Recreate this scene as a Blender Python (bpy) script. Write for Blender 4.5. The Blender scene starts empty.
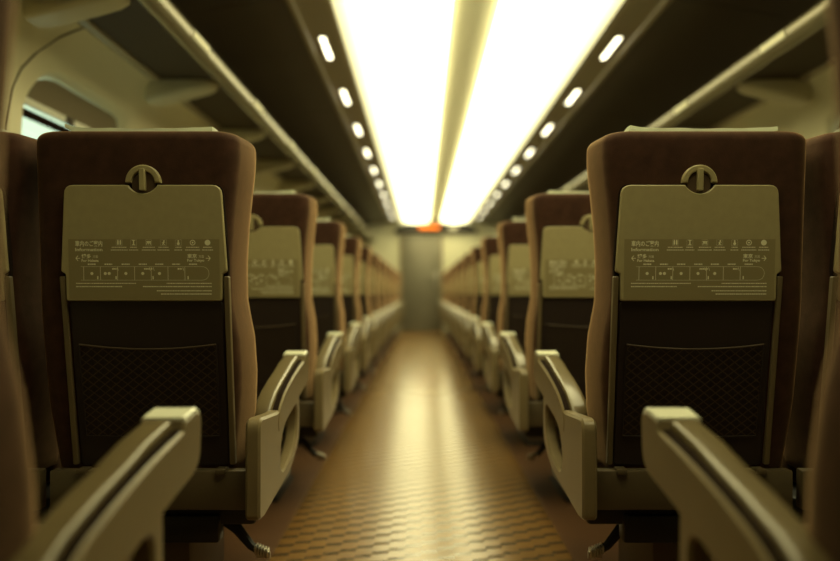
import bpy, bmesh, math, random
from mathutils import Vector
from mathutils.geometry import delaunay_2d_cdt
random.seed(7)
SC = bpy.context.scene
COL = SC.collection

# ------------------------------------------------------------------ camera
F = 760.0                       # focal length in pixels of an 840 x 561 frame
CAMZ = 0.74
cam = bpy.data.cameras.new('camera')
cam.sensor_width = 36.0
cam.lens = 36.0 * F / 840.0
cam.shift_x = -1.3 / 840.0
cam.shift_y = 11.5 / 840.0
cam.clip_start = 0.02
cam.dof.use_dof = True
cam.dof.focus_distance = 1.56
cam.dof.aperture_fstop = 1.4
camo = bpy.data.objects.new('camera', cam)
camo.location = (0, 0, CAMZ)
camo.rotation_euler = (math.radians(90), 0, 0)
COL.objects.link(camo)
SC.camera = camo

# ------------------------------------------------------------------ world, light, exposure
world = bpy.data.worlds.new('daylight')
SC.world = world
world.use_nodes = True
bg = world.node_tree.nodes['Background']
bg.inputs[0].default_value = (0.88, 1.0, 0.80, 1)
bg.inputs[1].default_value = 0.9
SC.view_settings.view_transform = 'Standard'
SC.view_settings.look = 'None'
SC.view_settings.exposure = 0.72
SC.view_settings.gamma = 1.0
SC.view_settings.use_curve_mapping = False
LAMP_COL = (1.0, 0.92, 0.47)
LAMP_POWER = 2.6

# ------------------------------------------------------------------ layout (metres; aisle centre is x = 0)
BAY = 1.04                      # spacing of lamps, brackets and panels
PITCH = 0.985                   # seat pitch
ROW1 = 1.555                    # rear face of the nearest full seat
SEATX = 0.5645                  # centre of an aisle seat
SEATW = 0.447                   # seat spacing across
CX = 0.255                      # centre line of the car
YB, YE = -0.75, 14.35            # rear and front ends of the car
ZL = CAMZ + 1.32                # ceiling lights

# ------------------------------------------------------------------ materials
def mat(name, col, rough=0.5, metal=0.0, spec=0.5, sheen=0.0, sheen_tint=None, noise=None, bump=None, emit=None, coat=0.0, coat_rough=0.1, coat_tint=(1, 1, 1)):
    m = bpy.data.materials.new(name); m.use_nodes = True
    nt = m.node_tree; b = nt.nodes['Principled BSDF']
    b.inputs['Base Color'].default_value = (*col, 1)
    b.inputs['Roughness'].default_value = rough
    b.inputs['Metallic'].default_value = metal
    b.inputs['Specular IOR Level'].default_value = spec
    b.inputs['Coat Weight'].default_value = coat
    b.inputs['Coat Roughness'].default_value = coat_rough
    b.inputs['Coat Tint'].default_value = (*coat_tint, 1)
    if sheen:
        b.inputs['Sheen Weight'].default_value = sheen
        b.inputs['Sheen Roughness'].default_value = 0.35
        b.inputs['Sheen Tint'].default_value = (*(sheen_tint or col), 1)
    tc = None
    if noise or bump:
        tc = nt.nodes.new('ShaderNodeTexCoord')
    if noise:                                   # (scale, amount)
        n = nt.nodes.new('ShaderNodeTexNoise'); n.inputs['Scale'].default_value = noise[0]; n.inputs['Detail'].default_value = 5
        r = nt.nodes.new('ShaderNodeMapRange'); r.inputs[1].default_value = 0.3; r.inputs[2].default_value = 0.7
        r.inputs[3].default_value = 1 - noise[1]; r.inputs[4].default_value = 1 + noise[1]
        x = nt.nodes.new('ShaderNodeMix'); x.data_type = 'RGBA'; x.blend_type = 'MULTIPLY'; x.inputs[0].default_value = 1
        x.inputs[6].default_value = (*col, 1)
        nt.links.new(tc.outputs['Object'], n.inputs['Vector'])
        nt.links.new(n.outputs['Fac'], r.inputs[0]); nt.links.new(r.outputs[0], x.inputs[7])
        nt.links.new(x.outputs[2], b.inputs['Base Color'])
    if bump:                                    # (scale, strength)
        n = nt.nodes.new('ShaderNodeTexNoise'); n.inputs['Scale'].default_value = bump[0]; n.inputs['Detail'].default_value = 4
        k = nt.nodes.new('ShaderNodeBump'); k.inputs['Strength'].default_value = bump[1]; k.inputs['Distance'].default_value = 0.002
        nt.links.new(tc.outputs['Object'], n.inputs['Vector']); nt.links.new(n.outputs['Fac'], k.inputs['Height'])
        nt.links.new(k.outputs[0], b.inputs['Normal'])
    if emit:
        b.inputs['Emission Color'].default_value = (*emit[0], 1)
        b.inputs['Emission Strength'].default_value = emit[1]
    return m

M = {}
M['velour'] = mat('brown_velour', (0.050, 0.0205, 0.0115), 0.85, spec=0.2, sheen=0.9, sheen_tint=(0.80, 0.50, 0.25), noise=(38, 0.24), bump=(420, 0.25))
M['tray'] = mat('olive_tray_plastic', (0.405, 0.345, 0.178), 0.40, noise=(60, 0.04))
M['sticker'] = mat('printed_information_film', (0.305, 0.252, 0.12), 0.5)
M['ink'] = mat('pale_ink', (0.98, 0.95, 0.70), 0.6)
M['cream'] = mat('cream_plastic', (0.222, 0.168, 0.085), 0.32, noise=(14, 0.05))
M['armrail'] = mat('taupe_tray_arm', (0.165, 0.125, 0.064), 0.38)
M['pad'] = mat('khaki_arm_pad', (0.15, 0.112, 0.052), 0.28, coat=0.3)
M['cap'] = mat('pale_arm_cap', (0.86, 0.86, 0.68), 0.2, spec=0.7)
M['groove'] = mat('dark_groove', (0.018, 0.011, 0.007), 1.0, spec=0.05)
M['apron'] = mat('shaded_taupe_apron', (0.10, 0.073, 0.037), 0.45, noise=(14, 0.05))  # taupe deepened to hold the shade low behind the seats
M['backpanel'] = mat('dark_brown_panel', (0.022, 0.0115, 0.0075), 0.6, bump=(200, 0.1))
M['net'] = mat('net_cord', (0.062, 0.038, 0.021), 0.75)
M['hem'] = mat('net_hem', (0.085, 0.055, 0.03), 0.6)
M['linen'] = mat('white_linen', (0.82, 0.84, 0.74), 0.85, bump=(160, 0.15))
ln = M['linen'].node_tree; lt = ln.nodes.new('ShaderNodeBsdfTranslucent'); lt.inputs[0].default_value = (0.85, 0.88, 0.76, 1)
lm = ln.nodes.new('ShaderNodeMixShader'); lm.inputs[0].default_value = 0.5
ln.links.new(ln.nodes['Principled BSDF'].outputs[0], lm.inputs[1]); ln.links.new(lt.outputs[0], lm.inputs[2]); ln.links.new(lm.outputs[0], ln.nodes['Material Output'].inputs[0])
M['black'] = mat('black_steel', (0.012, 0.011, 0.010), 0.45)
M['steel'] = mat('ribbed_steel', (0.62, 0.60, 0.52), 0.28, metal=1.0)
M['base'] = mat('brown_base_cover', (0.10, 0.06, 0.03), 0.55)
M['floor'] = mat('brown_vinyl', (0.115, 0.056, 0.026), 0.40, noise=(6, 0.12))
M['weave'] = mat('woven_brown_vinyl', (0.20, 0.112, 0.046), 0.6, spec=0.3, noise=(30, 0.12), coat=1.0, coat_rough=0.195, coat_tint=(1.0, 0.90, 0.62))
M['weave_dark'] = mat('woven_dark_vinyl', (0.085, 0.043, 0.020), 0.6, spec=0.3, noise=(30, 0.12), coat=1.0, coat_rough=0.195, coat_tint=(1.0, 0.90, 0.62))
M['wall'] = mat('cream_wall_panel', (0.74, 0.69, 0.47), 0.45)
M['bulkhead'] = mat('unseen_dark_wall', (0.06, 0.035, 0.02), 0.6, noise=(3, 0.15))  # unseen rear wall, made dark so it returns little light to the seats
M['endwall'] = mat('pale_end_wall', (0.78, 0.75, 0.54), 0.5)
M['fascia'] = mat('dark_fascia', (0.02, 0.015, 0.01), 0.6)
M['seam'] = mat('panel_seam', (0.06, 0.045, 0.025), 0.7)
M['blind'] = mat('olive_blind', (0.22, 0.18, 0.11), 0.8, bump=(300, 0.2))
M['whitebar'] = mat('white_blind_bar', (0.75, 0.74, 0.62), 0.4)
M['darkceil'] = mat('dark_brown_ceiling', (0.075, 0.054, 0.032), 0.5, noise=(2, 0.1))
M['strip'] = mat('taupe_ceiling_trim', (0.27, 0.22, 0.13), 0.4)
M['centre'] = mat('pale_ceiling_strip', (0.86, 0.83, 0.64), 0.5)
M['rail'] = mat('satin_rail', (0.21, 0.18, 0.11), 0.27, metal=0.3)
M['shelf'] = mat('dark_rack_panel', (0.058, 0.040, 0.022), 0.7, spec=0.2)
M['pod'] = mat('pale_bracket', (0.50, 0.45, 0.29), 0.45)
M['plate'] = mat('pale_number_plate', (0.68, 0.64, 0.44), 0.35)
M['door'] = mat('grey_door', (0.20, 0.18, 0.125), 0.4, metal=0.15)
for key, sg_ in (('diffuser_left', -1), ('diffuser_right', 1)):
    # the tubes lie towards the middle of the car: the outer rim of each diffuser glows less
    M[key] = mat('lit_' + key, (0.8, 0.8, 0.7), 0.5, emit=(LAMP_COL, LAMP_POWER))
    dm = M[key].node_tree; db = dm.nodes['Principled BSDF']
    dt = dm.nodes.new('ShaderNodeTexCoord'); dx = dm.nodes.new('ShaderNodeSeparateXYZ')
    dr = dm.nodes.new('ShaderNodeMapRange'); dr.interpolation_type = 'SMOOTHSTEP'
    dr.inputs[1].default_value = sg_ * 0.277; dr.inputs[2].default_value = sg_ * 0.10
    dr.inputs[3].default_value = 0.25 * LAMP_POWER; dr.inputs[4].default_value = LAMP_POWER * 1.1
    dm.links.new(dt.outputs['Object'], dx.inputs[0]); dm.links.new(dx.outputs[0], dr.inputs[0]); dm.links.new(dr.outputs[0], db.inputs['Emission Strength'])
M['lens'] = mat('lit_lamp_lens', (0.8, 0.8, 0.7), 0.4, emit=((1.0, 0.93, 0.62), 3.2))
M['led'] = mat('orange_led', (0.2, 0.05, 0.01), 0.5, emit=((1.0, 0.20, 0.008), 1.7))
M['pict'] = mat('lit_pictogram', (0.4, 0.4, 0.3), 0.5, emit=((1.0, 0.85, 0.5), 0.35))
g = bpy.data.materials.new('window_glass'); g.use_nodes = True
nt = g.node_tree; nt.nodes.remove(nt.nodes['Principled BSDF'])
tr = nt.nodes.new('ShaderNodeBsdfTransparent'); tr.inputs[0].default_value = (0.86, 0.93, 0.86, 1)
gl = nt.nodes.new('ShaderNodeBsdfGlossy'); gl.inputs['Roughness'].default_value = 0.03
mx = nt.nodes.new('ShaderNodeMixShader'); mx.inputs[0].default_value = 0.07
nt.links.new(tr.outputs[0], mx.inputs[1]); nt.links.new(gl.outputs[0], mx.inputs[2])
nt.links.new(mx.outputs[0], nt.nodes['Material Output'].inputs[0])
M['glass'] = g

# ------------------------------------------------------------------ helpers
class MB:
    """collects faces; mesh() gives ONE mesh datablock"""
    def __init__(s): s.v = []; s.f = []
    def add(s, vs, fs):
        o = len(s.v); s.v += [tuple(v) for v in vs]; s.f += [tuple(i + o for i in f) for f in fs]; return s
    def box(s, x0, x1, y0, y1, z0, z1, b=0.0):
        if b <= 0:
            return s.add([(x, y, z) for z in (z0, z1) for y in (y0, y1) for x in (x0, x1)],
                         [(0, 2, 3, 1), (4, 5, 7, 6), (0, 1, 5, 4), (2, 6, 7, 3), (0, 4, 6, 2), (1, 3, 7, 5)])
        bm = bmesh.new(); bmesh.ops.create_cube(bm, size=1)
        for v in bm.verts:
            v.co = ((x0 + x1) / 2 + v.co.x * (x1 - x0), (y0 + y1) / 2 + v.co.y * (y1 - y0), (z0 + z1) / 2 + v.co.z * (z1 - z0))
        bmesh.ops.bevel(bm, geom=bm.edges[:], offset=b, segments=2, affect='EDGES', profile=0.5)
        bm.verts.index_update()
        s.add([v.co[:] for v in bm.verts], [[v.index for v in f.verts] for f in bm.faces]); bm.free(); return s
    def loft(s, rings, cap0=True, cap1=True, closed=True):
        n = len(rings[0]); fs = []
        vs = [p for r in rings for p in r]
        for i in range(len(rings) - 1):
            for j in range(n if closed else n - 1):
                k = (j + 1) % n
                fs.append((i * n + j, i * n + k, (i + 1) * n + k, (i + 1) * n + j))
        if cap0: fs.append(tuple(reversed(range(n))))
        if cap1: fs.append(tuple((len(rings) - 1) * n + j for j in range(n)))
        return s.add(vs, fs)
    def tube(s, pts, r, n=8):
        rings = []
        for i, p in enumerate(pts):
            p = Vector(p)
            d = (Vector(pts[min(i + 1, len(pts) - 1)]) - Vector(pts[max(i - 1, 0)])).normalized()
            a = d.cross(Vector((0, 0, 1)))
            if a.length < 1e-3: a = d.cross(Vector((0, 1, 0)))
            a.normalize(); b2 = d.cross(a)
            rr = r[i] if isinstance(r, (list, tuple)) else r
            rings.append([p + rr * (math.cos(t) * a + math.sin(t) * b2) for t in [2 * math.pi * k / n for k in range(n)]])
        return s.loft(rings)
    def slab(s, outer, holes, t0, t1, b, fn):
        """polygon with holes (2D, outer ccw), from t0 to t1 with chamfer b; fn(u, v, t) -> 3D"""
        loops = [outer] + holes
        def inset(lp, d):
            n = len(lp); o = []
            for i in range(n):
                a, p, c = Vector(lp[i - 1]), Vector(lp[i]), Vector(lp[(i + 1) % n])
                e1 = (p - a).normalized(); e2 = (c - p).normalized()
                n1 = Vector((-e1.y, e1.x)); n2 = Vector((-e2.y, e2.x)); m = (n1 + n2)
                m = m / max(0.5, m.dot(n1)) if m.length > 1e-6 else n1
                o.append(p + m * d)
            return o
        ins = [inset(l, b) for l in loops] if b > 0 else [[Vector(p) for p in l] for l in loops]
        for l, il in zip(loops, ins):
            n = len(l)
            lv = [(il, t0), (l, t0 + b), (l, t1 - b), (il, t1)] if b > 0 else [(il, t0), (il, t1)]
            s.loft([[fn(p[0], p[1], t) for p in r] for r, t in lv], False, False)
        pts, edges = [], []
        for il in ins:
            o = len(pts); pts += [Vector((p[0], p[1])) for p in il]
            edges += [(o + i, o + (i + 1) % len(il)) for i in range(len(il))]
        vo, eo, fo, *_ = delaunay_2d_cdt(pts, edges, [], 0, 1e-7)
        keep = []
        for f in fo:
            c = sum((vo[i] for i in f), Vector((0, 0))) / len(f)
            if inside(c, ins[0]) and not any(inside(c, h) for h in ins[1:]): keep.append(tuple(f))
        s.add([fn(p[0], p[1], t0) for p in vo], [tuple(reversed(f)) for f in keep])
        s.add([fn(p[0], p[1], t1) for p in vo], keep)
        return s
    def mesh(s, name, m, smooth=40, weld=True):
        me = bpy.data.meshes.new(name); me.from_pydata(s.v, [], s.f)
        bm = bmesh.new(); bm.from_mesh(me)
        if weld: bmesh.ops.remove_doubles(bm, verts=bm.verts[:], dist=1e-5)
        bmesh.ops.recalc_face_normals(bm, faces=bm.faces[:])
        bm.to_mesh(me); bm.free()
        if smooth:
            me.polygons.foreach_set('use_smooth', [True] * len(me.polygons))
            me.set_sharp_from_angle(angle=math.radians(smooth))
        me.materials.append(M[m]); me.update(); return me

def inside(p, lp):
    c = False; n = len(lp); j = n - 1
    for i in range(n):
        if (lp[i][1] > p[1]) != (lp[j][1] > p[1]) and p[0] < (lp[j][0] - lp[i][0]) * (p[1] - lp[i][1]) / (lp[j][1] - lp[i][1]) + lp[i][0]:
            c = not c
        j = i
    return c

def rounded(pts, rad, seg=5):
    """polygon corners replaced by arcs (quadratic)"""
    n = len(pts); out = []
    for i in range(n):
        a, p, c = Vector(pts[i - 1]), Vector(pts[i]), Vector(pts[(i + 1) % n])
        r = rad[i] if isinstance(rad, (list, tuple)) else rad
        if r <= 0: out.append(p); continue
        d1 = min(r, (a - p).length * .49); d2 = min(r, (c - p).length * .49)
        s0 = p + (a - p).normalized() * d1; s1 = p + (c - p).normalized() * d2
        for k in range(seg + 1):
            t = k / seg
            out.append((1 - t) ** 2 * s0 + 2 * t * (1 - t) * p + t * t * s1)
    return out

def link(name, me, parent=None, loc=(0, 0, 0)):
    o = bpy.data.objects.new(name, me); COL.objects.link(o); o.parent = parent; o.location = loc; return o
def empty(name, loc):
    o = bpy.data.objects.new(name, None); o.empty_display_size = 0.1; o.location = loc; COL.objects.link(o); return o
def tag(o, label, cat, group=None):
    o['label'] = label; o['category'] = cat
    if group: o['group'] = group
    return o
def structure(o, label=None, cat=None):
    o['kind'] = 'structure'
    if label: o['label'] = label
    if cat: o['category'] = cat
    return o
def lerp(tab, x):
    if x <= tab[0][0]: return tab[0][1]
    for (a, b), (c, d) in zip(tab, tab[1:]):
        if x <= c: return b + (d - b) * (x - a) / (c - a)
    return tab[-1][1]

# ================================================================== THE SETTING
# floor
fl = link('floor', MB().box(CX - 1.66, CX + 1.66, YB, YE, -0.03, 0.0).mesh('floor', 'floor', 0))
structure(fl, 'brown vinyl floor of the rail car', 'floor')
# woven relief of the aisle runner: every pad is tilted a little, all joined (too small to lift singly)
CW, CL = 0.0465, 0.078
m = MB(); nx = 18
for i in range(nx):
    x0 = (i - nx / 2) * CW; off = (i * 0.37) % 1.0
    for j in range(-1, int((YE - 0.9) / CL) + 1):
        y0 = 0.9 + (j + off) * CL; y1 = y0 + CL
        if y1 > YE - 0.02: continue
        ha, hb = 0.0010, 0.0032
        ym = y0 + 0.55 * CL; sk = 0.010; xs = x0 + CW
        m.add([(x0, y0, ha), (xs, y0 + sk, ha), (xs, ym + sk, hb), (x0, ym, hb), (xs, y1 + sk, ha), (x0, y1, ha), (x0, y0, 0), (xs, y0 + sk, 0), (xs, y1 + sk, 0), (x0, y1, 0)],
              [(0, 1, 2, 3), (3, 2, 4, 5), (6, 0, 3, 5, 9), (7, 8, 4, 2, 1)])
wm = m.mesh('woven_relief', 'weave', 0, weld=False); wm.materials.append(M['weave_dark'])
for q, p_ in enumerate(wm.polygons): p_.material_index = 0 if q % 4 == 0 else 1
wv = link('woven_relief', wm, fl); wv['kind'] = 'stuff'
wv['label'] = 'embossed woven pattern of the shiny brown aisle floor'

# side walls with window openings: CDT in (y, z), then bent to the curved profile
PROF = [(0.0, 1.63), (0.5, 1.66), (1.12, 1.66), (1.30, 1.648), (1.42, 1.625), (1.50, 1.595), (1.57, 1.55), (1.63, 1.50), (1.69, 1.43)]
def wall_u(z): return lerp(PROF, z)
def win_loop(y0, y1, grow=0.0):
    z0, z1 = 0.86, 1.545
    return rounded([(y0 - grow, z0 - grow), (y1 + grow, z0 - grow), (y1 + grow, z1 + grow), (y0 - grow, z1 + grow)], [.10, .10, .17, .17], 8)
WIN = [(2.63 + 1.98 * k, 3.52 + 1.98 * k) for k in range(-1, 6)]
def densify(lp):
    return lp
for sx, side in ((-1, 'left'), (1, 'right')):
    loops = [win_loop(a, b) for a, b in WIN]
    pts, edges = [], []
    zs = [p[0] for p in PROF] + [0.25, 0.8, 1.0, 1.2, 1.36, 1.46, 1.535, 1.6, 1.66]
    ys = [YB + (YE - YB) * i / 60 for i in range(61)]
    def near(y, z):
        return any(inside((y, z), win_loop(a, b, 0.015)) for a, b in WIN)
    for y in ys:
        for z in zs:
            if not near(y, z): pts.append(Vector((y, z)))
    for lp in loops:
        o = len(pts); pts += lp; edges += [(o + i, o + (i + 1) % len(lp)) for i in range(len(lp))]
    vo, eo, fo, *_ = delaunay_2d_cdt(pts, edges, [], 0, 1e-6)
    fo = [f for f in fo if not any(inside(sum((vo[i] for i in f), Vector((0, 0))) / len(f), lp) for lp in loops)]
    m = MB(); m.add([(CX + sx * wall_u(p.y), p.x, p.y) for p in vo], fo)
    w = structure(link('wall_' + side, m.mesh('wall_' + side, 'wall', 60)), 'curved cream side wall with rounded windows on the ' + side, 'wall')
    # panel seams, slightly proud dark lines curving down between windows
    for a, b in WIN:
        yc = a - 0.09
        path = []
        for k in range(13):
            z = 0.9 + (1.685 - 0.9) * k / 12
            path.append((CX + sx * (wall_u(z) - 0.001), yc + 0.16 * max(0, (z - 1.42) / 0.27) ** 2, z))
        link('panel_seam', MB().tube(path, 0.0035, 6).mesh('panel_seam', 'seam'), w)
    for k, (a, b) in enumerate(WIN):
        wn = empty('window_%d' % (k + 1 + (0 if sx < 0 else len(WIN))), (CX + sx * 1.70, (a + b) / 2, 0.86)); structure(wn)
        def loc3(y, z, u): return (CX + sx * u - wn.location.x, y - wn.location.y, z - wn.location.z)
        lp = win_loop(a, b); lq = win_loop(a, b, -0.025)
        m = MB()
        m.loft([[loc3(p[0], p[1], wall_u(p[1])) for p in lp], [loc3(p[0], p[1], wall_u(p[1]) + .006) for p in win_loop(a, b, -.010)],
                [loc3(p[0], p[1], wall_u(p[1]) + .075) for p in lq], [loc3(p[0], p[1], wall_u(p[1]) + .09) for p in lq]], False, False)
        link('window_frame', m.mesh('window_frame', 'wall', 35), wn)
        def sheet(z0, z1, d0, d1):                    # curved sheet clipped to the rounded opening
            rows = []
            for q in range(13):
                z = z0 + (z1 - z0) * q / 12; xs_ = []
                for p_, r_ in zip(lq, lq[1:] + lq[:1]):
                    if (p_[1] > z) != (r_[1] > z): xs_.append(p_[0] + (r_[0] - p_[0]) * (z - p_[1]) / (r_[1] - p_[1]))
                ya, yb = min(xs_), max(xs_)
                rows.append([loc3(ya, z, wall_u(z) + d0), loc3(yb, z, wall_u(z) + d0), loc3(yb, z, wall_u(z) + d1), loc3(ya, z, wall_u(z) + d1)])
            return MB().loft(rows)
        zlo, zhi = .886, 1.5195
        link('pane', sheet(zlo, zhi, .070, .076).mesh('pane', 'glass', 30), wn)
        zb = 1.425 if (sx < 0 and 2 < a < 3) else 0.95      # near left blind raised; the unseen others drawn to keep daylight out
        link('blind', sheet(zb, zhi, .030, .036).mesh('blind', 'blind', 30), wn)
        ub = wall_u(zb)
        m = MB(); x0, x1 = sorted((loc3(0, 0, ub + .022)[0], loc3(0, 0, ub + .040)[0]))
        m.box(x0, x1, a + .03 - wn.location.y, b - .03 - wn.location.y, zb - .022 - .86, zb + .004 - .86, .004)
        bar = link('blind_bar', m.mesh('blind_bar', 'whitebar'), wn)
        m = MB(); x0, x1 = sorted((loc3(0, 0, ub + .010)[0], loc3(0, 0, ub + .026)[0]))
        m.box(x0, x1, -.10, -.05, zb - .03 - .86, zb + .002 - .86, .005)
        link('pull_grip', m.mesh('pull_grip', 'seam'), bar)
        m = MB(); x0, x1 = sorted((loc3(0, 0, ub + .048)[0], loc3(0, 0, ub + .058)[0]))
        m.box(x0, x1, a + .03 - wn.location.y, b - .03 - wn.location.y, zb - .058 - .86, zb - .026 - .86, .003)
        link('dark_seal', m.mesh('dark_seal', 'groove'), wn)

# end walls
def end_wall(name, y0, y1, lab, mm):
    m = MB()
    out = [(CX + s * wall_u(z), z) for s, zz in ((1, [p[0] for p in PROF]),) for z in zz] + [(CX + 1.62, 1.72), (CX + 1.60, 2.12), (CX - 1.60, 2.12), (CX - 1.62, 1.72)] + \
          [(CX - wall_u(z), z) for z in [p[0] for p in PROF][::-1]]
    m.slab([Vector(p) for p in out], [], y0, y1, 0, lambda x, z, t: (x, t, z))
    return structure(link(name, m.mesh(name, mm, 0)), lab, 'wall')
end_wall('wall_end', YE, YE + 0.06, 'cream wall at the far end of the car', 'endwall')
end_wall('wall_rear', YB - 0.06, YB, 'unseen near end wall of the car, darkened to bounce little light', 'bulkhead')
d = empty('door_1', (0.0, YE, 0)); structure(d, 'grey sliding door closing the far end of the aisle', 'door')
link('door_leaf', MB().box(-.36, .36, -.03, .0, 0.0, 1.82, .004).mesh('door_leaf', 'door'), d)
link('door_frame', MB().box(-.40, -.36, -.05, 0, 0, 1.84, .004).box(.36, .40, -.05, 0, 0, 1.84, .004).mesh('door_frame', 'strip'), d)
hd = link('door_handle', MB().box(.27, .30, -.055, -.03, .85, 1.12, .006).mesh('door_handle', 'steel'), d)
# dark arched fascia above the door with the display
fa = structure(link('trim_1', MB().slab(rounded([(-.50, 1.845), (1.05, 1.845), (1.05, 1.93), (.80, 2.05), (-.25, 2.05), (-.50, 1.93)], .08), [], YE - .10, YE, .004,
     lambda x, z, t: (x, t, z)).mesh('fascia', 'fascia')), 'dark arched fascia over the end door', 'trim')

# ceiling: cross-section pieces along the car
U_IN, U_OUT, U_SP, U_TR = 0.112, 0.660, 0.767, 0.845
ce = structure(empty('ceiling', (CX, 0, ZL)), 'dark brown ceiling with a pale centre strip', 'ceiling')
def cbox(name, mname, u0, u1, z0, z1, y0=YB, y1=YE, b=0.0):
    return link(name, MB().box(u0, u1, y0, y1, z0, z1, b).mesh(name, mname), ce)
cbox('ceiling_shell', 'darkceil', -1.64, 1.64, .075, .10)
cbox('centre_strip', 'centre', -U_IN - .02, U_IN + .02, .035, .055)
for s in (-1, 1):
    def sg(u0, u1): return sorted((s * u0, s * u1))
    # lamp trough trim (rounded lip, flat band, lower bead), then the sloping dark panel
    prof = [(U_OUT + .004, .07), (U_OUT + .004, .02), (U_OUT + .012, .012), (U_SP - .045, .006), (U_SP + .045, -.004), (U_TR - .018, -.010), (U_TR - .012, -.024), (U_TR + .004, -.030), (U_TR + .02, -.022), (U_TR + .02, .07)]
    m = MB(); m.loft([[(s * u, y, z) for u, z in prof] for y in (YB, YE)], False, False, False)
    link('lamp_trough_trim', m.mesh('lamp_trough_trim', 'strip', 30), ce)
    y = YB
    while y < YE - .1:                                   # dark panels, one per bay, with joints
        y1 = min(y + 2 * BAY - .006, YE)
        prof = [(U_TR + .018, -.004), (1.10, -.035), (1.35, -.085), (1.52, -.19), (1.60, -.36), (1.615, -.36), (1.535, -.175), (1.36, -.07), (1.10, -.02), (U_TR + .018, .011)]
        m = MB(); m.loft([[(s * u, yy, z) for u, z in prof] for yy in (y, y1)])
        link('ceiling_panel', m.mesh('ceiling_panel', 'darkceil', 30), ce)
        y += 2 * BAY

# ================================================================== CEILING LIGHTS
for s, side in ((-1, 'left'), (1, 'right')):
    t = tag(empty('ceiling_light', (CX + s * (U_IN + U_OUT) / 2, 0, ZL)), 'long glowing white diffuser light on the ceiling, %s of the centre strip' % side, 'ceiling light', 'luminous ceiling panels')
    w = (U_OUT - U_IN) / 2; y = 0.65
    while y < YE - .2:
        y1 = min(y + 2 * BAY - .006, YE - .12)
        sec = [(-w, .05), (-w, -.006)] + [(-w + 2 * w * k / 12, -.006 - .030 * math.sin(math.pi * k / 12) ** .7) for k in range(1, 12)] + [(w, -.006), (w, .05)]
        m = MB(); m.loft([[(u, yy, z) for u, z in sec] for yy in (y, y1)])
        link('diffuser', m.mesh('diffuser', 'diffuser_' + side, 50), t)
        y += 2 * BAY
ORD = ['first', 'second', 'third', 'fourth', 'fifth', 'sixth', 'seventh', 'eighth', 'ninth', 'tenth', 'eleventh', 'twelfth', 'thirteenth', 'fourteenth', 'fifteenth']
def lens_mesh(segs):
    m = MB()
    for a, b in segs:
        lp = rounded([(-.014, a), (.014, a), (.014, b), (-.014, b)], .014, 6)
        m.slab(lp, [], -.009, .004, .002, lambda u, v, t: (u, v, t))
    return m.mesh('lens', 'lens')
bezel = MB().slab(rounded([(-.022, -.20), (.022, -.20), (.022, .20), (-.022, .20)], .022, 6), [rounded([(-.0145, -.186), (-.0145, .186), (.0145, .186), (.0145, -.186)], .014, 6)], -.006, .010, .002,
                  lambda u, v, t: (u, v, t)).mesh('bezel', 'strip')
lens_one = lens_mesh([(-.18, .18)]); lens_two = lens_mesh([(-.18, -.085), (-.045, .18)])
for s, side in ((-1, 'left'), (1, 'right')):
    for k in range(10):
        t = empty('spot_lamp', (CX + s * U_SP, 4.10 + k * BAY * .99, ZL - .002))
        tag(t, '%s small oblong lamp from the camera in the %s row along the ceiling' % (ORD[k], side), 'lamp', 'oblong lamps beside the %s ceiling light' % side)
        link('bezel', bezel, t); link('lens', lens_two if (k == 0 and s < 0) else lens_one, t)

# ================================================================== LUGGAGE RACKS
pod_prof = []
def pod_mesh(s):
    m = MB(); rings = []
    for u, hy, zb in ((1.175, .02, -.016), (1.187, .045, -.030), (1.22, .062, -.042), (1.30, .070, -.062), (1.39, .070, -.084), (1.45, .068, -.098), (1.480, .058, -.100), (1.490, .03, -.088)):
        lp = rounded([(-hy, zb), (hy, zb), (hy * .92, 0), (-hy * .92, 0)], [.028, .028, .004, .004], 4)
        rings.append([(s * u, p[0], p[1]) for p in lp])
    m.loft(rings); return m.mesh('bracket', 'pod', 50)
for s, side in ((-1, 'left'), (1, 'right')):
    t = tag(empty('luggage_rack', (CX, 0, 0)), 'dark overhead luggage rack with pale rail and brackets along the %s wall' % side, 'luggage rack', 'overhead luggage racks')
    lp = rounded([(1.118, 1.742), (1.106, 1.725), (1.112, 1.690), (1.135, 1.668), (1.165, 1.672), (1.17, 1.69), (1.135, 1.735)], .012, 4)
    m = MB(); m.loft([[(s * p[0], y, p[1]) for p in lp] for y in (YB + .02, YE - .02)])
    rl = link('front_rail', m.mesh('front_rail', 'rail', 45), t)
    for k in range(13):
        y = 2.85 + k * BAY
        if y > YE - .3: break
        m = MB(); m.loft([[(s * u, yy, z) for u, z in ((1.1035, 1.722), (1.107, 1.696), (1.113, 1.696), (1.1085, 1.724))] for yy in (y, y + .20)])
        link('number_plate', m.mesh('number_plate', 'plate', 0), rl)
    link('rear_beam', MB().box(*sorted((s * 1.405, s * 1.45)), YB + .02, YE - .02, 1.672, 1.70, .006).mesh('rear_beam', 'strip'), t)
    y = YB + .02; pm = None
    while y < YE - .1:
        L = min(BAY - .012, YE - .02 - y)
        m = MB()
        m.loft([[(s * u, yy, z) for u, z in ((1.165, 1.682), (1.30, 1.690), (1.41, 1.682), (1.60, 1.70), (1.60, 1.708), (1.41, 1.692), (1.30, 1.70), (1.165, 1.692))] for yy in (y, y + L)])
        link('shelf_panel', m.mesh('shelf_panel', 'shelf', 30), t)
        y += BAY
    pmesh = pod_mesh(s)
    for k in range(-2, 12):
        link('bracket', pmesh, t, (0, 2.39 + k * BAY, 1.684))

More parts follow.
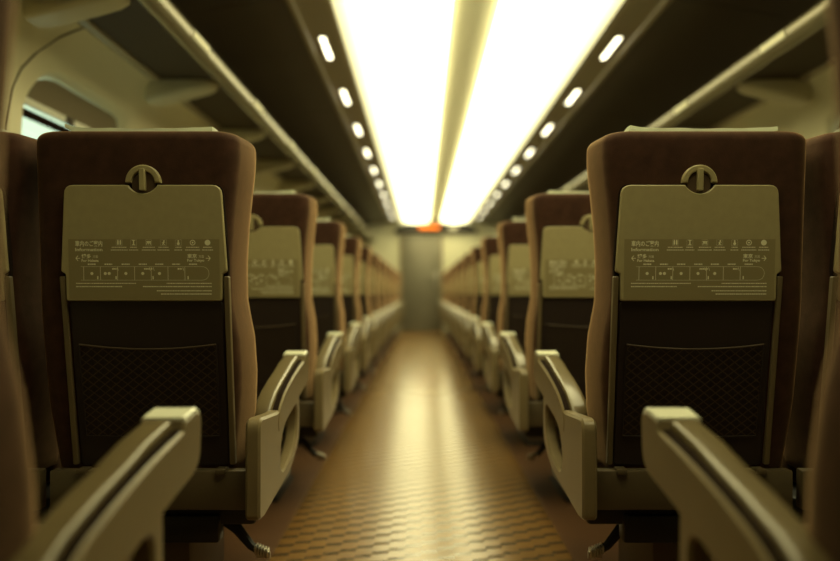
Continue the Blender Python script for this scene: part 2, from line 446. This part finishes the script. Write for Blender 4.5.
# ================================================================== SEATS
ZT = 1.070
def lean(z): return (0.84 - z) * 0.05 if z > .715 else .00625 + (.715 - z) * .165
WF = [(.34, .182), (.42, .190), (.484, .199), (.566, .205), (.64, .203), (.72, .1905), (.80, .190), (.88, .195), (.943, .202), (1.01, .2105), (1.063, .211)]
WB = [(.34, .195), (.5, .210), (.72, .212), (.95, .212), (1.063, .212)]
def back_ring(z, s, inset=0.0):
    # the aisle side is cut back a little, the other side reaches to the neighbour
    wf = lerp(WF, z); wb = lerp(WB, z); th = .160 + max(0, .6 - z) * .05
    a_f, a_b, o_f, o_b = wf - .004 - inset, wf - .026 - inset, wf + .018 - inset, wb + .020 - inset
    y0 = lean(z) + inset * .8; y1 = lean(z) + th - inset
    lp = rounded([(-o_b, y0), (a_b, y0), (a_f, y1), (-o_f, y1)], [.042, .036, .05, .05], 6)
    return [(s * p[0], p[1], z) for p in lp]
def back_mesh(s):
    rings = [back_ring(.335, s, .02)]
    for k in range(27): rings.append(back_ring(.345 + (1.048 - .345) * k / 26, s))
    R = .022
    for a in (15, 30, 45, 60, 75, 90):
        t = math.radians(a); rings.append(back_ring(1.048 + R * math.sin(t), s, R * (1 - math.cos(t))))
    return MB().loft(rings).mesh('backrest', 'velour', 60)
BACK = {s: back_mesh(s) for s in (1, -1)}
ME = {}
ME['cushion'] = MB().box(-.175, .175, .17, .60, .30, .41, .03).mesh('seat_cushion', 'velour', 50)

def on_back(x, z, t): return (x, lean(z) - t, z)      # t = height above the rear face
# tray table with the notch for the latch
def px(x): return (x - 143.5) / 489.0
def pz(y): return CAMZ + (292 - y) / 489.0
notch = [(.030 * math.cos(a), pz(186) - .0175 * math.sin(a) ** 1.6) for a in [math.pi * k / 12 for k in range(13)]]
tp = [(px(66), pz(301)), (px(221), pz(301)), (px(221.5), pz(274)), (px(226), pz(271.5)), (px(221), pz(186))] + notch + [(px(66), pz(186)), (px(61), pz(271.5)), (px(65.5), pz(274))]
tray_loop = rounded(tp, [.006, .006, .002, .004, .018] + [0] * 13 + [.018, .004, .002], 4)
ME['tray'] = MB().slab(tray_loop, [], -.004, .012, .0018, on_back).mesh('tray_table', 'tray', 35)
ME['edge'] = MB().slab(rounded([(px(65), pz(303)), (px(222), pz(303)), (px(227.2), pz(271)), (px(222), pz(184.5)), (px(65), pz(184.5)), (px(59.8), pz(271))], .019, 4), [], -.01, .0022, .001, on_back).mesh('tray_shadow_rim', 'groove', 35)  # dark plate showing round the tray, painted as its shadow line
ME['sticker'] = MB().slab([Vector(p) for p in ((px(69), pz(299)), (px(219), pz(299)), (px(219), pz(239.5)), (px(69), pz(239.5)))], [], .0115, .0123, 0, on_back).mesh('information_film', 'sticker', 0)

# latch
ring = [( .036 * math.cos(a), .036 * math.sin(a)) for a in [math.pi * k / 20 for k in range(21)]] + \
       [( .0235 * math.cos(a), .0235 * math.sin(a)) for a in [math.pi - math.pi * k / 20 for k in range(21)]]
zl = pz(183.5)
ME['latch_ring'] = MB().slab([Vector((x, zl + z)) for x, z in ring], [], -.003, .010, .002, on_back).mesh('latch_ring', 'tray', 40)
disc = [(.0245 * math.cos(a), zl - .004 + .0245 * math.sin(a)) for a in [2 * math.pi * k / 28 for k in range(28)]]
ME['latch_well'] = MB().slab([Vector(p) for p in disc], [], -.003, .004, .001, on_back).mesh('latch_well', 'base', 40)
ME['latch_tab'] = MB().slab(rounded([(-.0055, pz(191.5)), (.0055, pz(191.5)), (.0055, pz(170)), (-.0055, pz(170))], .002, 3), [], .003, .016, .001, on_back).mesh('latch_tab', 'tray', 40)

# tray arms (rails that carry the folded tray)
def arm(s):
    xs = s * .166
    m = MB().slab(rounded([(xs - .0055, .375), (xs + .0055, .375), (xs + .0055 + s * .001, .772), (xs - .0055 + s * .001, .772)], .003, 3), [], -.004, .011, .0015, on_back)
    return m.mesh('tray_arm', 'armrail', 35)
ME['arm_l'] = arm(-1); ME['arm_r'] = arm(1)
ME['back_panel'] = MB().slab(rounded([(-.157, .372), (.157, .372), (.157, .722), (-.157, .722)], .012, 4), [], -.006, .003, .002, on_back).mesh('back_panel', 'backpanel', 35)
# net pocket: bowed hem, two families of strands
def hem_z(x): return .632 - .010 * (1 - (x / .142) ** 2)
m = MB(); X0, X1, Z0 = -.141, .141, .437; NS = .0185
def strand(p, q):
    d = Vector((q[0] - p[0], q[1] - p[1])); 
    if d.length < 1e-4: return
    nrm = Vector((-d.y, d.x)).normalized() * .0011
    def pt(a, t): return on_back(a[0], a[1], t)
    m.add([pt((p[0] + nrm.x, p[1] + nrm.y), .0075), pt((p[0] - nrm.x, p[1] - nrm.y), .0075), pt((q[0] - nrm.x, q[1] - nrm.y), .0075), pt((q[0] + nrm.x, q[1] + nrm.y), .0075),
           pt((p[0], p[1]), .0062), pt((q[0], q[1]), .0062)], [(0, 1, 2, 3), (0, 3, 5, 4), (1, 4, 5, 2)])
for sl in (.78, -.78):
    k = -30
    while k < 60:
        c = Z0 + k * NS
        pts = []
        for i in range(121):
            x = X0 + (X1 - X0) * i / 120; z = c + sl * (x - X0)
            if Z0 <= z <= hem_z(x): pts.append((x, z))
        if len(pts) > 2: strand(pts[0], pts[-1])
        k += 1
ME['net'] = m.mesh('net_pocket', 'net', 0)
ME['hem'] = MB().tube([on_back(X0 + (X1 - X0) * i / 24, hem_z(X0 + (X1 - X0) * i / 24), .008) for i in range(25)], .0022, 6).mesh('pocket_hem', 'hem')
ME['hem_side'] = MB().tube([on_back(X0, hem_z(X0), .007), on_back(X0, Z0, .006), on_back(0, Z0 - .003, .006), on_back(X1, Z0, .006), on_back(X1, hem_z(X1), .007)], .0018, 6).mesh('pocket_binding', 'backpanel')

# linen headrest cover: lies over the crown, rear edge lifts a little
def cover_mesh(tipl, tipr):
    m = MB(); cols = []
    for i in range(17):
        f = i / 16; x = -.152 + .304 * f
        wv_ = .0016 * math.sin(f * 9) + .0012 * math.sin(f * 23)
        lift = tipl * max(0, 1 - f / .10) ** 1.5 + tipr * max(0, (f - .90) / .10) ** 1.5
        y0 = lean(ZT); zt = ZT - .001
        path = [(y0 + .022, zt + .000 + wv_ * .5 + lift), (y0 + .045, zt + .002 + wv_ * .4 + lift * .8), (y0 + .075, zt + .003 + wv_ * .3), (y0 + .105, zt), (y0 + .128, zt - .012), (y0 + .142, zt - .035), (y0 + .150, zt - .08), (y0 + .162, zt - .16), (y0 + .176, zt - .25)]
        cols.append([(x, y, z) for y, z in path])
    n = len(cols[0]); T = .0085
    rings = []
    for c in cols:
        up = []; 
        for i, p in enumerate(c):
            a = Vector(c[max(i - 1, 0)]); b2 = Vector(c[min(i + 1, n - 1)]); d = (b2 - a); nn = Vector((0, -d.z, d.y)).normalized()
            up.append(tuple(Vector(p) + nn * T))
        rings.append(list(c) + up[::-1])
    m.loft(rings); return m.mesh('headrest_cover', 'linen', 50)
COVERS = [cover_mesh(.004, .009), cover_mesh(.010, .003), cover_mesh(.006, .004)]

# base: rear apron with shade in its colour, dark mechanism and pedestal
def zc(d): return CAMZ - d
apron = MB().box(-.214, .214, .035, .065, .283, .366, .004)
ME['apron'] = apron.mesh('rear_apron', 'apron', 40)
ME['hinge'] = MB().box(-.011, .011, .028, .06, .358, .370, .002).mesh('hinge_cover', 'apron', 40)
ME['mechanism'] = MB().box(-.205, .205, .09, .55, .235, .295, .008).box(-.13, .13, .075, .12, .20, .26, .006).mesh('swivel_mechanism', 'black', 40)
ME['pedestal'] = MB().box(-.05, .05, .14, .44, 0.0, .24, .012).mesh('pedestal', 'base', 40)
ME['pedestal_foot'] = MB().box(-.06, .06, .13, .46, 0.0, .02, .006).mesh('pedestal_foot', 'black', 40)

# aisle armrest in row coordinates: (y = depth behind/ahead of the rear face, z)
def armrest(s, xo=.240, w=.062):
    """s = +1: aisle on the +x side; xo = aisle face of the arm"""
    x0, x1 = xo - w, xo
    def f(y, z, t): return (s * t, y, z)
    def C(y, d): return Vector((y, CAMZ - d))
    # arm body: pale shell with front block; its top is lowered for the pad behind the cap
    outer = rounded([C(.172, .300), C(.18, .322), C(.36, .300), C(.50, .276), C(.605, .262), C(.634, .245), C(.640, .178), C(.612, .170), C(.560, .177), C(.556, .190), C(.47, .2005), C(.40, .2115), C(.33, .2245), C(.25, .243), C(.19, .270), C(.174, .290)],
                    [.004, .004, .03, .02, .02, .02, .014, .014, .001, .001, .03, .03, .03, .03, .02, .004], 4)
    body = MB().slab(outer, [], x0, x1, .004, f).mesh('armrest', 'cream', 40)
    # cap: the pale front end of the top
    cap = MB().slab(rounded([C(.560, .186), C(.636, .184), C(.633, .172), C(.612, .1655), C(.560, .1725)], [0, .008, .008, .01, .001], 4), [], x0 + .001, x1 - .001, .0025, f).mesh('armrest_cap', 'cap', 40)
    # pad with rounded shoulders, set in from the aisle face; sloping down to the rear
    rings = []
    T = [(.172, .288), (.178, .272), (.195, .2555), (.25, .2335), (.33, .215), (.40, .2025), (.47, .187), (.53, .1785), (.557, .1755)]
    for i, (y, dd) in enumerate(T):
        zt = CAMZ - dd; k = .5 if i == 0 else (.85 if i == 1 else 1)
        xa, xb = x0 + .004 + (1 - k) * .012, x1 - .0165 - (1 - k) * .012
        lp = rounded([(xa, zt - .018), (xb, zt - .018), (xb, zt), (xa, zt)], [.002, .002, .009, .009], 4)
        rings.append([(s * p[0], y, p[1]) for p in lp])
    pad = MB().loft(rings).mesh('armrest_pad', 'pad', 50)
    groove = MB().slab([C(.180, .292), C(.556, .2105), C(.556, .1885), C(.47, .199), C(.40, .210), C(.33, .223), C(.25, .2415), C(.19, .2685)], [], x1 - .0175, x1 - .0045, 0, f).mesh('armrest_groove', 'groove', 0)
    return body, cap, pad, groove
def side_panel(s, x1=.2385, th=.03):
    def C(y, d): return Vector((y, CAMZ - d))
    def f(y, z, t): return (s * t, y, z)
    outer = rounded([C(-.022, .462), C(.02, .468), C(.36, .443), C(.472, .395), C(.478, .335), C(.475, .262), C(.16, .272), C(-.02, .256)], [.012, .012, .05, .05, .04, .01, .01, .03], 6)
    hole = rounded([C(.215, .345), C(.20, .402), C(.24, .425), C(.38, .402), C(.438, .365), C(.442, .300), C(.41, .292), C(.26, .318)][::-1], .03, 4)
    return MB().slab(outer, [hole[::1] if True else hole], x1 - th, x1 + .0005, .005, f).mesh('side_panel', 'cream', 40)
AR = {s: armrest(s) for s in (1, -1)}
SP = {s: side_panel(s) for s in (1, -1)}
def pedal(s):
    P = [(.08, .17, .245), (.115, .165, .238), (.15, .16, .212), (.182, .155, .175), (.212, .15, .160)]
    a = MB().tube([(s * x, y, z) for x, y, z in P], [.016, .016, .013, .010, .009], 8).mesh('swivel_pedal', 'black')
    m = MB(); d = Vector((.030, -.004, -.010)).normalized()
    for k in range(5):
        c = Vector((.194, .152, .170)) + d * (k * .0068)
        m.box(s * c.x - .0022, s * c.x + .0022, c.y - .014, c.y + .014, c.z - .009, c.z + .0095, .001)
    m.box(*sorted((s * .195, s * .226)), .146, .152, .150, .164)
    return a, m.mesh('pedal_tip', 'steel', 40)
PD = {s: pedal(s) for s in (1, -1)}

# ---- printing on the tray: the legible words as lettering, the fine print as rows of tiny marks
def text_mesh(body, size, x, z, width=None, bold=0.0):
    cu = bpy.data.curves.new('t', 'FONT'); cu.body = body; cu.size = size; cu.resolution_u = 2; cu.offset = bold
    o = bpy.data.objects.new('t', cu); COL.objects.link(o)
    dg = bpy.context.evaluated_depsgraph_get()
    me = bpy.data.meshes.new_from_object(o.evaluated_get(dg))
    vs = [v.co[:] for v in me.vertices]; fs = [tuple(p.vertices) for p in me.polygons]
    bpy.data.objects.remove(o); bpy.data.curves.remove(cu); bpy.data.meshes.remove(me)
    if not vs: return [], []
    xm = min(v[0] for v in vs); xM = max(v[0] for v in vs); k = (width / (xM - xm)) if width else 1
    return [on_back(x + (v[0] - xm) * k, z + v[1], .0128) for v in vs], fs
pm = MB()
def rect(x0, x1, y0, y1): pm.add([on_back(px(x), pz(y), .0128) for x, y in ((x0, y1), (x1, y1), (x1, y0), (x0, y0))], [(0, 1, 2, 3)])
def words(b, size_px, x, y, w_px, bold=0.0): pm.add(*text_mesh(b, size_px / 489.0, px(x), pz(y), w_px / 489.0, bold))
words('車内のご案内', 6.0, 76.0, 246.2, 27.0, .00025)
words('Information', 4.6, 76.0, 251.4, 27.0, .0002)
words('博多', 4.6, 82, 258.2, 9.6, .0002); words('方面', 3.0, 93.2, 258.0, 5.2)
words('For Hakata', 3.6, 82, 262.0, 17.0, .0002)
words('東京', 4.6, 187, 258.0, 9.6, .0002); words('方面', 3.0, 198.5, 257.8, 5.2)
words('For Tokyo', 3.6, 187, 261.8, 17.0, .0002)
def lineseg(x0, y0, x1, y1, w=.45):
    d = Vector((x1 - x0, y1 - y0)).normalized(); n = Vector((-d.y, d.x)) * w / 2
    pm.add([on_back(px(x), pz(y), .0128) for x, y in ((x0 + n.x, y0 + n.y), (x0 - n.x, y0 - n.y), (x1 - n.x, y1 - n.y), (x1 + n.x, y1 + n.y))], [(0, 1, 2, 3)])
def disc_(cx, cy, r, n=14): pm.add([on_back(px(cx + r * math.cos(2 * math.pi * k / n)), pz(cy + r * math.sin(2 * math.pi * k / n)), .0128) for k in range(n)], [tuple(range(n))])
def ringp(cx, cy, r, w):
    n = 16
    pm.add([on_back(px(cx + q * math.cos(2 * math.pi * k / n)), pz(cy + q * math.sin(2 * math.pi * k / n)), .0128) for q in (r, r - w) for k in range(n)],
           [(k, (k + 1) % n, n + (k + 1) % n, n + k) for k in range(n)])
# arrows
lineseg(76.3, 258.5, 80.5, 258.5, .7); lineseg(76.3, 258.5, 78.6, 255.9, .7); lineseg(76.3, 258.5, 78.6, 261.1, .7)
lineseg(205.5, 258.5, 210, 258.5, .7); lineseg(210, 258.5, 207.7, 255.9, .7); lineseg(210, 258.5, 207.7, 261.1, .7)
# pictograms with two fine caption lines each
IC = [119.7, 134, 149, 163.6, 178.4, 192.6, 207.4]; WD = [17, 9, 14, 12, 8, 15, 11]
rng = random.Random(3)
def fine(x0, x1, y, h=.9):
    x = x0
    while x < x1:
        w = min(rng.uniform(.7, 1.9), x1 - x); rect(x, x + w, y - h / 2, y + h / 2); x += w + rng.uniform(.22, .5)
for i, (x, w) in enumerate(zip(IC, WD)):
    y = 243
    if i == 0: rect(x - 2, x - .4, y - 1.8, y + 2); rect(x + .4, x + 2, y - 1.8, y + 2); disc_(x - 1.2, y - 2.2, .6); disc_(x + 1.2, y - 2.2, .6)
    elif i == 1: rect(x - .6, x + .6, y - 2, y + 2.2); rect(x - 1.6, x + 1.6, y - 2.6, y - 1.9); rect(x - 1.6, x + 1.6, y + 1.7, y + 2.4)
    elif i == 2: rect(x - 2.4, x + 2.4, y - 1.5, y - .2); lineseg(x - 2.2, y + 1.9, x - .8, y - .8, .9); lineseg(x + 2.2, y + 1.9, x + .8, y - .8, .9); rect(x - .5, x + .5, y - .2, y + 1.8)
    elif i == 3: disc_(x + .6, y - 1.7, .8); lineseg(x + .4, y - 1, x - .8, y + 2.2, 1.0); lineseg(x - 1.4, y, x + 1.8, y - .4, .6); lineseg(x - .2, y + .8, x + 1.6, y + 2.2, .7)
    elif i == 4: disc_(x, y + 1.0, 1.5); rect(x - .7, x + .7, y - 2.4, y + .5)
    elif i == 5: ringp(x, y, 2.8, .8); disc_(x, y, .9)
    else: disc_(x, y, 2.9)
    if i < 5: 
        for a, b, c, d_ in ((-3, -2.8, 3, -2.8), (-3, 2.8, 3, 2.8), (-3, -2.8, -3, 2.8), (3, -2.8, 3, 2.8)): lineseg(x + a, y + b, x + c, y + d_, .16)
    fine(x - w / 2 + 1, x + w / 2 - 1, 247.6); fine(x - w / 2, x + w / 2, 250.3)
# car plan
VX = [83.9, 100.5, 117.5, 134.5, 151, 167.7, 184.5]
lineseg(81, 266.8, 202, 266.8, .28); lineseg(81, 280.2, 202, 280.2, .28)
for v in VX: lineseg(v, 266.8, v, 280.2, .45)
nose = [(202 + 6.5 * math.sin(a), 273.5 - 6.7 * math.cos(a)) for a in [math.pi * k / 10 for k in range(11)]]
for p, q in zip(nose, nose[1:]): lineseg(*p, *q, .3)
for v in VX:
    fine(v + 4.2, v + 12.2, 264.4, 1.4)
for x in (92, 105.3, 109.2, 125.8, 142.6, 159.2): disc_(x, 273.6, 1.6, 10)
for x in (97.8, 116, 152.8, 187.6): rect(x - .6, x + .6, 276.2, 279.4)
for x in (114.5, 146.2, 150, 179.5): fine(x - 2.2, x + 2.2, 269.0, 1.6); lineseg(x + 3, 267.5, x + 4, 270.8, .5)
fine(76.2, 135.8, 283.4, 1.0); fine(76.2, 121.8, 286.6, 1.1)
fine(166.2, 211, 283.4, 1.0); fine(142.6, 211, 286.6, 1.1); fine(156.3, 211, 290.8, 1.0); fine(160.4, 211, 294.0, 1.1)
ME['print'] = pm.mesh('printed_text', 'ink', 0, weld=False)

def make_seat(x, y, s, kind, label, group, idx=0, upright=0.0):
    """s = +1 when the aisle lies on the +x side of the seat"""
    t = tag(empty('train_seat', (x, y, 0)), label, 'seat', group)
    B = (0, upright, 0)                # a backrest set more upright sits further forward
    link('backrest', BACK[s], t, B)
    link('seat_cushion', ME['cushion'], t)
    link('headrest_cover', COVERS[idx % 3], t, (-s * .018, upright, 0))
    bp = link('back_panel', ME['back_panel'], t, B)
    rc = link('tray_shadow_rim', ME['edge'], t, B)
    ty = link('tray_table', ME['tray'], t, B)
    link('information_film', ME['sticker'], ty); link('printed_text', ME['print'], ty)
    lr = link('tray_latch', ME['latch_ring'], t, B); link('latch_well', ME['latch_well'], lr); link('latch_tab', ME['latch_tab'], lr)
    link('tray_arm', ME['arm_l'], t, B); link('tray_arm', ME['arm_r'], t, B)
    nn = link('net_pocket', ME['net'], t, B); nn['kind'] = 'stuff'
    link('pocket_hem', ME['hem'], nn); link('pocket_binding', ME['hem_side'], nn)
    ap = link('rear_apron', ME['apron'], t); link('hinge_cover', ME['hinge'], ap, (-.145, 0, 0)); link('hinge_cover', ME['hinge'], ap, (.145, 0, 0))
    link('swivel_mechanism', ME['mechanism'], t)
    pdl = link('pedestal', ME['pedestal'], t); link('pedestal_foot', ME['pedestal_foot'], pdl)
    if kind == 'aisle':
        A = AR[s]
        a = link('armrest', A[0], t); link('armrest_cap', A[1], a); link('armrest_pad', A[2], a); link('armrest_groove', A[3], a)
        link('side_panel', SP[s], t)
        p = link('swivel_pedal', PD[s][0], t, (0 if s > 0 else .035, 0, -.006)); link('pedal_tip', PD[s][1], p)
    return t
NROW = 13
for side, s in (('left', 1), ('right', -1)):
    for r in range(0, NROW + 1):
        y = ROW1 + (r - 1) * PITCH + (-.085 if r == 0 else 0)
        if r == 0: lab = 'blurred brown seat cropped at the %s edge, its pale armrest in the bottom %s foreground' % (side, side)
        elif r == 1: lab = 'nearest uncropped brown aisle seat %s of the aisle, olive tray with legible white print' % side
        else: lab = 'brown aisle seat, %s row from the camera in the line %s of the aisle' % (ORD[r - 1], side)
        make_seat(-s * SEATX, y, s, 'aisle', lab, 'aisle seats on the %s' % side, (r + (0 if s > 0 else 1)) % 3, .075 if r == 0 else 0.0)
    for k, place in ((1, 'window' if side == 'left' else 'middle'), (2, 'window')):
        if side == 'left' and k == 2: continue
        for r in range(1, NROW + 1):
            if r == 1 and k == 1:
                lab = {'left': 'brown window seat cropped at the left edge, under the bright window', 'right': 'brown middle seat cropped at the right edge beside the nearest aisle seat'}[side]
            else:
                lab = 'brown %s seat %s of the aisle, hidden in the %s row from the camera' % (place, side, ORD[r - 1])
            make_seat(-s * (SEATX + k * SEATW), ROW1 + (r - 1) * PITCH, s, 'inner', lab, '%s seats on the %s' % (place, side), (k + r) % 3)

# ================================================================== DISPLAY OVER THE END DOOR
t = tag(empty('display_sign', (0.15, YE - .10, 1.955)), 'orange LED display sign over the far end door', 'display sign')
link('housing', MB().box(-.22, .22, -.03, 0, -.06, .06, .006).mesh('housing', 'black'), t)
m = MB()
for k in range(7):
    m.box(-.19 + k * .055, -.19 + k * .055 + .045, -.034, -.029, -.035, .035)
link('lit_characters', m.mesh('lit_characters', 'led', 0), t)
t = tag(empty('pictogram_sign', (0.60, YE - .10, 1.94)), 'small pale pictogram sign right of the orange display', 'sign')
link('sign_plate', MB().box(-.08, .08, -.015, 0, -.05, .05, .004).mesh('sign_plate', 'strip'), t)
link('pictogram', MB().box(-.055, -.01, -.018, -.014, -.035, .035).box(.01, .055, -.018, -.014, -.035, .035).mesh('pictogram', 'pict', 0), t)
